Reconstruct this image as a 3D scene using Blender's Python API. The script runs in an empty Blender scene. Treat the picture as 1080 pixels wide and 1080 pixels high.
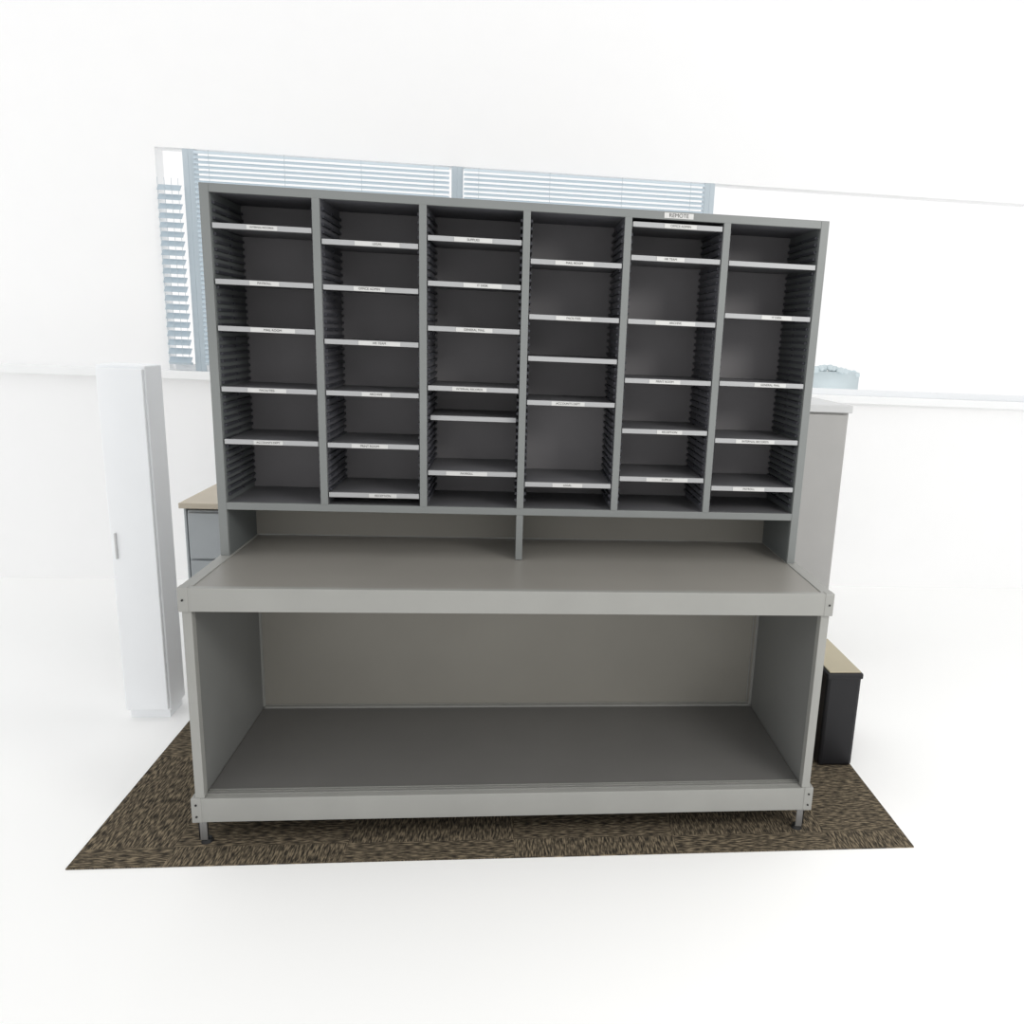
import bpy, bmesh, math, random
from mathutils import Matrix, Vector
random.seed(4)
sc=bpy.context.scene
sc.view_settings.view_transform='Standard'
sc.view_settings.look='None'

def s2l(c):
    c=c/255.0
    return c/12.92 if c<=0.04045 else ((c+0.055)/1.055)**2.4
def col(r,g,b): return (s2l(r),s2l(g),s2l(b),1)

def mat(name,rgb,rough=0.5,metal=0.0,var=0.06,scale=6.0,bump=0.0,spec=0.4):
    m=bpy.data.materials.new(name); m.use_nodes=True
    nt=m.node_tree; b=nt.nodes['Principled BSDF']
    b.inputs['Roughness'].default_value=rough
    b.inputs['Metallic'].default_value=metal
    b.inputs['Specular IOR Level'].default_value=spec
    tc=nt.nodes.new('ShaderNodeTexCoord'); n=nt.nodes.new('ShaderNodeTexNoise')
    n.inputs['Scale'].default_value=scale; n.inputs['Detail'].default_value=5
    nt.links.new(tc.outputs['Object'],n.inputs['Vector'])
    r=nt.nodes.new('ShaderNodeValToRGB'); c=col(*rgb)
    r.color_ramp.elements[0].position=.3; r.color_ramp.elements[1].position=.7
    r.color_ramp.elements[0].color=tuple(v*(1-var) for v in c[:3])+(1,)
    r.color_ramp.elements[1].color=tuple(min(1,v*(1+var)) for v in c[:3])+(1,)
    nt.links.new(n.outputs['Fac'],r.inputs['Fac']); nt.links.new(r.outputs['Color'],b.inputs['Base Color'])
    if bump>0:
        n2=nt.nodes.new('ShaderNodeTexNoise'); n2.inputs['Scale'].default_value=350
        nt.links.new(tc.outputs['Object'],n2.inputs['Vector'])
        bp=nt.nodes.new('ShaderNodeBump'); bp.inputs['Strength'].default_value=bump; bp.inputs['Distance'].default_value=.001
        nt.links.new(n2.outputs['Fac'],bp.inputs['Height']); nt.links.new(bp.outputs['Normal'],b.inputs['Normal'])
    return m

M_trim=mat('light_grey_trim',(150,150,146),.4,.0,.04)
M_hframe=mat('hutch_frame_paint',(124,127,126),.45,.0,.04)
M_hside=mat('hutch_side_paint',(104,108,108),.5,.0,.04)
M_top=mat('desktop_laminate',(138,135,129),.34,.0,.05,3,.15)
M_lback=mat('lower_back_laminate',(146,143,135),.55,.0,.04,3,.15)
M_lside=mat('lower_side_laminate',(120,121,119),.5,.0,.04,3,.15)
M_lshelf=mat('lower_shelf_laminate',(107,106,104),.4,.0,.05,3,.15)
M_dark=mat('hutch_back_charcoal',(128,126,128),.6,.0,.05)
M_darker=mat('hutch_inner_side',(104,104,109),.55,.0,.05)
M_rib=mat('slotted_plastic_strip',(60,61,67),.4,.0,.05)
M_shelf=mat('shelf_board_dark',(106,106,109),.45,.0,.05)
M_lip=mat('shelf_lip_aluminium',(168,169,170),.4,.0,.03)
M_label=mat('paper_label',(204,204,202),.7,.0,.01)
M_ink=mat('black_ink',(40,40,44),.6)
M_screw=mat('screw_dark',(50,50,50),.4,.6)
M_steel=mat('zinc_steel',(150,150,150),.35,.6)
M_winframe=mat('window_frame_paint',(190,201,208),.45,0,.02)
M_winwhite=mat('window_frame_white',(236,238,240),.45,0,.01)
M_blind=mat('blind_slat',(200,213,221),.45,0,.02)
M_blind2=mat('blind_slat_blue',(184,198,207),.45,0,.03)
M_wall=mat('wall_paint',(250,250,250),.8,0,.006,6,0,.2)
M_sill=mat('sill_paint',(246,247,247),.4,0,.01)
M_cab=mat('cabinet_panel_offwhite',(170,169,167),.55,0,.03)
M_cabtrim=mat('cabinet_trim_white',(205,206,206),.4,0,.02)
M_white=mat('white_cabinet_paint',(244,246,248),.5,0,.01)
M_desk=mat('desk_top_beige',(190,180,163),.5,0,.04)
M_ped=mat('pedestal_grey',(166,171,174),.45,0,.03)
M_black=mat('black_plastic',(20,20,24),.45,0,.05)
M_tan=mat('tan_board',(182,173,150),.6,0,.04)
M_tree=mat('hazy_foliage',(206,219,223),1,0,.05,1.5)
M_vinyl=mat('pale_vinyl_floor',(251,251,250),.6,0,.004,2,0,.2)

def empty(name,loc=(0,0,0)):
    e=bpy.data.objects.new(name,None); sc.collection.objects.link(e); e.location=loc; e.empty_display_size=.1
    return e
def boxes(name,lst,m,parent=None,bevel=0.0,rot=None):
    bm=bmesh.new()
    for (x0,x1,y0,y1,z0,z1) in lst:
        r=bmesh.ops.create_cube(bm,size=1)
        bmesh.ops.scale(bm,vec=(x1-x0,y1-y0,z1-z0),verts=r['verts'])
        bmesh.ops.translate(bm,vec=((x0+x1)/2,(y0+y1)/2,(z0+z1)/2),verts=r['verts'])
    if bevel>0:
        bmesh.ops.bevel(bm,geom=bm.edges[:],offset=bevel,segments=2,affect='EDGES',profile=.5)
    me=bpy.data.meshes.new(name); bm.to_mesh(me); bm.free(); me.materials.append(m)
    o=bpy.data.objects.new(name,me); sc.collection.objects.link(o)
    if parent: o.parent=parent
    return o
def cyl(name,lst,m,parent,axis='Z',seg=20):
    bm=bmesh.new()
    for (x,y,z,r1,r2,h) in lst:
        q=bmesh.ops.create_cone(bm,cap_ends=True,segments=seg,radius1=r1,radius2=r2,depth=h)
        if axis=='Y': bmesh.ops.rotate(bm,verts=q['verts'],cent=(0,0,0),matrix=Matrix.Rotation(math.pi/2,3,'X'))
        bmesh.ops.translate(bm,vec=(x,y,z),verts=q['verts'])
    me=bpy.data.meshes.new(name); bm.to_mesh(me); bm.free(); me.materials.append(m)
    o=bpy.data.objects.new(name,me); sc.collection.objects.link(o); o.parent=parent
    return o
def text(name,s,x,y,z,h,m,parent,maxw=None):
    c=bpy.data.curves.new(name,'FONT'); c.body=s; c.size=h; c.align_x='CENTER'; c.align_y='CENTER'
    o=bpy.data.objects.new(name,c); sc.collection.objects.link(o)
    bpy.context.view_layer.update()
    dg=bpy.context.evaluated_depsgraph_get()
    me=bpy.data.meshes.new_from_object(o.evaluated_get(dg))
    bpy.data.objects.remove(o)
    me.transform(Matrix.Rotation(math.pi/2,4,'X'))
    me.transform(Matrix.Translation((x,y,z)))
    me.materials.clear(); me.materials.append(m)
    o=bpy.data.objects.new(name,me); sc.collection.objects.link(o); o.parent=parent
    return o

# ---------------------------------------------------------------- table / console
ZT=.807; TT=.069; ZB1=.156; ZB0=.078; YB=.59
T=empty('mail_sorting_table')
boxes('desktop_panel',[(-.925,.925,.018,YB,ZT-.03,ZT-.0015)],M_top,T)
boxes('desktop_front_band',[(-.918,.918,0,.02,ZT-TT,ZT)],M_trim,T,.0015)
boxes('desktop_side_trims',[(-.94,-.905,.02,YB,ZT-TT,ZT+.001),(.905,.94,.02,YB,ZT-TT,ZT+.001)],M_trim,T,.0015)
boxes('desktop_corner_caps',[(-.942,-.913,-.002,.03,ZT-TT-.001,ZT+.0015),(.913,.942,-.002,.03,ZT-TT-.001,ZT+.0015)],M_trim,T,.003)
boxes('lower_corner_caps',[(-.948,-.918,.002,.034,ZB0-.001,ZB1+.001),(.918,.948,.002,.034,ZB0-.001,ZB1+.001)],M_trim,T,.003)
boxes('base_front_rail',[(-.922,.922,.004,.024,ZB0,ZB1)],M_trim,T,.0015)
boxes('base_side_rails',[(-.945,-.92,.024,YB,ZB0,ZB1),(.92,.945,.024,YB,ZB0,ZB1),(-.92,.92,YB-.02,YB,ZB0,ZB1)],M_trim,T,.001)
boxes('front_posts',[(-.935,-.909,.006,.032,ZB1,ZT-TT),(.909,.935,.006,.032,ZB1,ZT-TT)],M_trim,T,.0015)
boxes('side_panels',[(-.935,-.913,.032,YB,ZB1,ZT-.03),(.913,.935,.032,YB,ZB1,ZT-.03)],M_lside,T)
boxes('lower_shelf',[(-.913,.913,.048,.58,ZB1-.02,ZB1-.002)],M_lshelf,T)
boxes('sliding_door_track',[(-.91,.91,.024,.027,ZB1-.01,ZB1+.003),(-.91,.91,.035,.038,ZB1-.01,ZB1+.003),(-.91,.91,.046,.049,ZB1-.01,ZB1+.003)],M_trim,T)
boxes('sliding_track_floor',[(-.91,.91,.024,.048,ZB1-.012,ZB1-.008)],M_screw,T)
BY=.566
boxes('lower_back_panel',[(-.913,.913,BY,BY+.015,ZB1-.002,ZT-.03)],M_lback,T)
boxes('back_panel_beading',[(-.913,.913,BY-.007,BY,ZB1-.002,ZB1+.007),(-.913,-.905,BY-.007,BY,ZB1,ZT-.03),(.905,.913,BY-.007,BY,ZB1,ZT-.03),(-.905,.905,BY-.006,BY-.003,ZB1+.011,ZB1+.014),(.893,.896,BY-.004,BY,ZB1,ZT-.03)],M_trim,T,.0008)
boxes('legs',[(-.935,-.911,.014,.018,.012,ZB0),(-.935,-.931,.014,.042,.012,ZB0),(.906,.93,.014,.018,.012,ZB0),(.926,.93,.014,.042,.012,ZB0),
 (-.93,-.906,.52,.524,.012,ZB0),(.906,.93,.52,.524,.012,ZB0)],M_steel,T,.0005)
cyl('levelling_feet',[(x,y,.005,.018,.014,.010) for x in(-.918,.916) for y in(.028,.51)]+[(x,y,.04,.005,.005,.07) for x in(-.918,.916) for y in(.028,.51)],M_screw,T)
cyl('band_screws',[(x,-.003,z,.003,.003,.003) for x in(-.928,.928) for z in(ZT-TT/2,)]+[(x,.001,z,.003,.003,.003) for x in(-.933,.933) for z in(ZB1-.02,ZB0+.02)],M_screw,T,'Y',10)

# ---------------------------------------------------------------- hutch
H=empty('mail_sorter_hutch')
HX=-.003; HW=.933; YF=.311; YH=.59; Z1=1.912; ZF=.979; TS=.026; TD=.02
X0=HX-HW; X1=HX+HW
boxes('outer_side_panels',[(X0,X0+TS,YF+.012,YH,ZT+.001,Z1),(X1-TS,X1,YF+.012,YH,ZT+.001,Z1)],M_hside,H,.001)
boxes('outer_front_trims',[(X0,X0+TS,YF,YF+.012,ZT+.001,Z1),(X1-TS,X1,YF,YF+.012,ZT+.001,Z1)],M_hframe,H,.0015)
boxes('top_board',[(X0+TS,X1-TS,YF+.012,YH,Z1-.022,Z1)],M_darker,H)
boxes('top_front_trim',[(X0+TS,X1-TS,YF,YF+.012,Z1-.024,Z1)],M_hframe,H,.0012)
boxes('bottom_board',[(X0+TS,X1-TS,YF+.012,YH-.012,ZF-.02,ZF)],M_shelf,H)
boxes('bottom_front_trim',[(X0+TS,X1-TS,YF,YF+.012,ZF-.022,ZF+.001)],M_hframe,H,.0012)
boxes('upper_back_panel',[(X0+TS,X1-TS,YH-.012,YH,ZF-.02,Z1-.022)],M_dark,H)
boxes('lower_back_panel_strip',[(X0+TS,X1-TS,YH-.012,YH,ZT+.001,ZF-.02)],M_lback,H)
inner0=X0+TS; inner1=X1-TS; n=6; cw=(inner1-inner0-5*TD)/6
cols=[(inner0+i*(cw+TD),inner0+i*(cw+TD)+cw) for i in range(6)]
boxes('dividers',[(cols[i][1],cols[i+1][0],YF+.01,YH-.012,ZF,Z1-.022) for i in range(5)],M_darker,H)
boxes('divider_front_trims',[(cols[i][1]-.001,cols[i+1][0]+.001,YF-.001,YF+.011,ZF,Z1-.023) for i in range(5)],M_hframe,H,.0012)
boxes('centre_support',[(HX-.011,HX+.011,YF,YH-.012,ZT,ZF-.022)],M_hframe,H,.0012)
ribs=[]
z=ZF+.02
while z<Z1-.035:
    for a,b in cols:
        for (ya,yb) in ((YF+.02,YF+.125),(YF+.14,YH-.02)):
            ribs.append((a,a+.008,ya,yb,z,z+.008)); ribs.append((b-.008,b,ya,yb,z,z+.008))
    z+=.0215
boxes('slotted_side_strips',ribs,M_rib,H)
Zs=[[1.798,1.642,1.508,1.329,1.170],[1.770,1.641,1.483,1.329,1.168,1.011],[1.797,1.667,1.535,1.355,1.260,1.089],
[1.746,1.583,1.457,1.321,1.059],[1.870,1.773,1.583,1.401,1.241,1.085],[1.772,1.614,1.403,1.219,1.061]]
words=['INTERNAL RECORDS','PAYROLL','MAIL ROOM','FACILITIES','ACCOUNTS DEPT','LEGAL','OFFICE ADMIN','HR TEAM','ARCHIVE','PRINT ROOM','RECEPTION','SUPPLIES','IT DESK','GENERAL MAIL']
boards=[];lips=[];labels=[];k=0;tx=[]
for ci,(a,b) in enumerate(cols):
    for si,zz in enumerate(Zs[ci]):
        rec=.03 if (ci==2 and si==4) else 0.0
        g=.004+rec*.15
        boards.append((a+g,b-g,YF+.012+rec,YH-.014,zz-.002,zz+.006))
        lips.append((a+g,b-g,YF+.002+rec,YF+.012+rec,zz-.0075,zz+.0075))
        if rec: continue
        if random.random()<.93:
            lw=random.uniform(.08,.14); cx=(a+b)/2+random.uniform(-.02,.03)
            labels.append((cx-lw/2,cx+lw/2,YF+.0005,YF+.002,zz-.0065,zz+.006))
            w=words[k%len(words)];k+=1
            tx.append(text('label_text',w,cx,YF,zz,min(.0095,lw/len(w)*1.3),M_ink,H))
boxes('adjustable_shelves',boards,M_shelf,H)
boxes('shelf_lips',lips,M_lip,H,.0012)
cx=(cols[4][0]+cols[4][1])/2
labels.append((cx-.045,cx+.045,YF-.0015,YF,Z1-.020,Z1-.004))
tx.append(text('label_text','REMOTE',cx,YF-.002,Z1-.012,.016,M_ink,H))
boxes('paper_labels',labels,M_label,H)
bpy.ops.object.select_all(action='DESELECT')
for o in tx: o.select_set(True)
bpy.context.view_layer.objects.active=tx[0]; bpy.ops.object.join(); tx[0].name='label_lettering'

# ---------------------------------------------------------------- room
def carpet():
    m=bpy.data.materials.new('carpet_tiles'); m.use_nodes=True; nt=m.node_tree; L=nt.links
    b=nt.nodes['Principled BSDF']; b.inputs['Roughness'].default_value=.95; b.inputs['Specular IOR Level'].default_value=.1
    tc=nt.nodes.new('ShaderNodeTexCoord')
    def noise(sx,sy,det=4):
        mp=nt.nodes.new('ShaderNodeMapping'); mp.inputs['Scale'].default_value=(sx,sy,1)
        n=nt.nodes.new('ShaderNodeTexNoise'); n.inputs['Scale'].default_value=1; n.inputs['Detail'].default_value=det
        L.new(tc.outputs['Object'],mp.inputs['Vector']); L.new(mp.outputs['Vector'],n.inputs['Vector']); return n
    a=noise(36,200); c=noise(200,36)
    ch=nt.nodes.new('ShaderNodeTexChecker'); ch.inputs['Scale'].default_value=2.0
    L.new(tc.outputs['Object'],ch.inputs['Vector'])
    mx=nt.nodes.new('ShaderNodeMix'); mx.data_type='FLOAT'
    L.new(ch.outputs['Fac'],mx.inputs[0]); L.new(a.outputs['Fac'],mx.inputs[2]); L.new(c.outputs['Fac'],mx.inputs[3])
    r=nt.nodes.new('ShaderNodeValToRGB'); e=r.color_ramp.elements
    e[0].position=.36; e[0].color=col(46,43,38); e[1].position=.64; e[1].color=col(136,123,102)
    x=e.new(.5); x.color=col(86,78,66)
    L.new(mx.outputs[0],r.inputs['Fac']); L.new(r.outputs['Color'],b.inputs['Base Color'])
    bp=nt.nodes.new('ShaderNodeBump'); bp.inputs['Strength'].default_value=.6; bp.inputs['Distance'].default_value=.004
    L.new(mx.outputs[0],bp.inputs['Height']); L.new(bp.outputs['Normal'],b.inputs['Normal'])
    return m
# carpeted bay under the sorter, set into a pale vinyl floor
boxes('floor',[(-4,4,-5,2.6,-.06,-.004)],M_vinyl)
boxes('floor_carpet',[(-1.26,1.26,-.083,2.44,-.004,0)],carpet())
YW=2.5; ZS=1.24; ZTOP=2.42
boxes('wall_back',[(-4,4,YW,YW+.1,-.004,ZS-.045),(-4,-1.97,YW,YW+.1,ZS,ZTOP),(-4,4,YW,YW+.1,ZTOP,4.0)],M_wall)
boxes('trim_1',[(-4,4,YW-.06,YW+.1,ZS-.045,ZS)],M_sill,None,.003)
gm=bpy.data.materials.new('window_glass'); gm.use_nodes=True; nt=gm.node_tree
nt.nodes.remove(nt.nodes['Principled BSDF'])
t=nt.nodes.new('ShaderNodeBsdfTransparent'); gl=nt.nodes.new('ShaderNodeBsdfGlossy'); gl.inputs['Roughness'].default_value=.02
ms=nt.nodes.new('ShaderNodeMixShader'); ms.inputs[0].default_value=.04
nt.links.new(t.outputs[0],ms.inputs[1]); nt.links.new(gl.outputs[0],ms.inputs[2]); nt.links.new(ms.outputs[0],nt.nodes['Material Output'].inputs[0])
def window(i,xa,xb,left=True,right=True):
    w=empty('window_%d'%i)
    f=.06
    boxes('bottom_frame',[(xa+f/2,xb-f/2,YW,YW+.06,ZS,ZS+.035)],M_winwhite,w,.002)
    fr=[]
    if left: fr.append((xa,xa+f/2,YW,YW+.06,ZS,ZTOP))
    if right: fr.append((xb-f/2,xb,YW,YW+.06,ZS,ZTOP))
    if fr: boxes('frame',fr,M_winframe,w,.002)
    boxes('glass_pane',[(xa+f/2,xb-f/2,YW+.03,YW+.034,ZS+.035,ZTOP)],gm,w)
    return w
def blind(xa,xb,z0,z1,m,pitch,width,tilt):
    p=empty('venetian_blind')
    bm=bmesh.new(); z=z0
    while z<z1:
        vs=[]
        dy=width/2*math.cos(tilt); dz=width/2*math.sin(tilt)
        pts=[(-dy,-dz),(0,.0015),(dy,dz)]
        for x in (xa,xb):
            vs.append([bm.verts.new((x,YW-.03+py,z+pz)) for py,pz in pts])
        for j in range(2): bm.faces.new((vs[0][j],vs[0][j+1],vs[1][j+1],vs[1][j]))
        z+=pitch
    me=bpy.data.meshes.new('slats'); bm.to_mesh(me); bm.free(); me.materials.append(m)
    o=bpy.data.objects.new('slats',me); sc.collection.objects.link(o); o.parent=p
    so=o.modifiers.new('s','SOLIDIFY'); so.thickness=.0008
    boxes('bottom_rail',[(xa,xb,YW-.042,YW-.018,z0-.025,z0-.012)],M_winframe,p,.002)
    cyl('ladder_cords',[(xa+(xb-xa)*t,YW-.045,(z0+z1)/2,.0012,.0012,z1-z0) for t in(.06,.35,.65,.94)],M_winframe,p,'Z',6)
window(1,-1.97,-1.80,False,True); window(2,-1.80,-.37); window(3,-.37,1.07); window(4,1.07,4.0,True,False)
blind(-1.955,-1.835,ZS+.06,2.26,M_blind2,.048,.042,.85)
blind(-1.76,-.41,ZS+.06,ZTOP-.01,M_blind,.025,.025,.75)
blind(-.33,1.03,ZS+.06,ZTOP-.01,M_blind,.025,.025,.75)

# desk on left behind
D=empty('office_desk')
boxes('desk_top',[(-1.48,-.75,1.32,2.0,.715,.74)],M_desk,D,.003)
boxes('modesty_panel',[(-1.46,-.8,1.94,1.96,.2,.715)],M_ped,D)
boxes('desk_legs',[(-1.475,-1.465,1.36,1.98,-.004,.715),(-.8,-.76,1.36,1.98,0,.715)],M_ped,D,.002)
P=empty('drawer_pedestal')
boxes('body',[(-1.46,-1.08,1.36,1.92,.03,.70)],M_ped,P,.004)
boxes('drawer_fronts',[(-1.455,-1.085,1.345,1.36,.04+.22*i,.25+.22*i) for i in range(3)],M_ped,P,.003)
boxes('handles',[(-1.42,-1.37,1.335,1.345,.13+.22*i,.17+.22*i) for i in range(2)],M_black,P,.002)
boxes('castor_plinth',[(-1.42,-1.12,1.40,1.88,0,.03)],M_black,P)

# slim white cabinet at left
Q=empty('tall_white_cabinet')
boxes('carcass',[(-1.50,-1.335,.79,.92,.03,1.36)],M_white,Q,.004)
boxes('door_panel',[(-1.495,-1.34,.775,.79,.04,1.35)],M_white,Q,.003)
boxes('plinth',[(-1.49,-1.345,.80,.91,-.004,.03)],M_white,Q)
boxes('handle',[(-1.48,-1.473,.767,.775,.65,.75)],M_cabtrim,Q,.002)

# storage cabinet right
K=empty('storage_cabinet')
boxes('carcass',[(.90,1.52,1.32,1.78,0,1.235)],M_cab,K,.003)
boxes('top_trim',[(.89,1.53,1.30,1.79,1.235,1.27)],M_cabtrim,K,.004)
boxes('door_panels',[(.91,1.208,1.305,1.32,.06,1.225),(1.212,1.51,1.305,1.32,.06,1.225)],M_cab,K,.002)
boxes('handles',[(1.19,1.20,1.295,1.305,.6,.72),(1.22,1.23,1.295,1.305,.6,.72)],M_steel,K,.001)

# black box with tan lid
Bx=empty('black_storage_box')
boxes('box_body',[(1.13,1.26,.38,.70,0,.370)],M_black,Bx,.012)
boxes('rim',[(1.127,1.263,.377,.703,.350,.372)],M_black,Bx,.005)
boxes('tan_board_lid',[(1.135,1.255,.385,.695,.372,.378)],M_tan,Bx,.002)

# far hazy tree line outside (low bank with soft crowns)
bm=bmesh.new()
for i in range(60):
    q=bmesh.ops.create_icosphere(bm,subdivisions=2,radius=random.uniform(.07,.10))
    bmesh.ops.translate(bm,vec=(8.6+i*.025,20+random.uniform(-.2,.2),.90+random.uniform(-.02,.02)-.14*abs(i-24)/30),verts=q['verts'])
q=bmesh.ops.create_cube(bm,size=1); bmesh.ops.scale(bm,vec=(1.5,.4,.80),verts=q['verts']); bmesh.ops.translate(bm,vec=(9.35,20,.40),verts=q['verts'])
for fc in bm.faces: fc.smooth=True
me=bpy.data.meshes.new('tree_line'); bm.to_mesh(me); bm.free(); me.materials.append(M_tree)
o=bpy.data.objects.new('tree_line',me); sc.collection.objects.link(o)

# ---------------------------------------------------------------- light
w=bpy.data.worlds.new('overcast_sky'); sc.world=w; w.use_nodes=True
w.node_tree.nodes['Background'].inputs[0].default_value=(1,1,1,1); w.node_tree.nodes['Background'].inputs[1].default_value=1.05
def area(name,loc,tgt,sx,sy,pw,c):
    l=bpy.data.lights.new(name,'AREA'); l.shape='RECTANGLE'; l.size=sx; l.size_y=sy; l.energy=pw; l.color=c
    o=bpy.data.objects.new(name,l); sc.collection.objects.link(o); o.location=loc
    o.rotation_euler=(Vector(tgt)-Vector(loc)).to_track_quat('-Z','Y').to_euler()
area('ceiling_light',(2.0,-1.8,2.5),(0,.2,.7),1.0,.6,30,(1,.98,.94))

# ---------------------------------------------------------------- camera
f,cx,cy,cz,ya,pi_,ro=805.91,-.0333,-2.0997,1.5354,-.1061,-.2120,.0445
PX,PY=622.46,527.14
def lin(d):
    c,s=math.cos(ya),math.sin(ya); x=c*d[0]+s*d[1]; y=-s*d[0]+c*d[1]; z=d[2]
    c,s=math.cos(pi_),math.sin(pi_); y2=c*y+s*z; z2=-s*y+c*z
    c,s=math.cos(ro),math.sin(ro); return (c*x+s*z2, -s*x+c*z2, -y2)
R=Matrix([lin(e) for e in((1,0,0),(0,1,0),(0,0,1))])
cam=bpy.data.cameras.new('camera'); cam.sensor_width=36; cam.lens=36*f/1080
cam.shift_x=(540-PX)/1080; cam.shift_y=(PY-540)/1080
co=bpy.data.objects.new('camera',cam); sc.collection.objects.link(co)
co.matrix_world=Matrix.Translation((cx,cy,cz))@R.to_4x4()
sc.camera=co
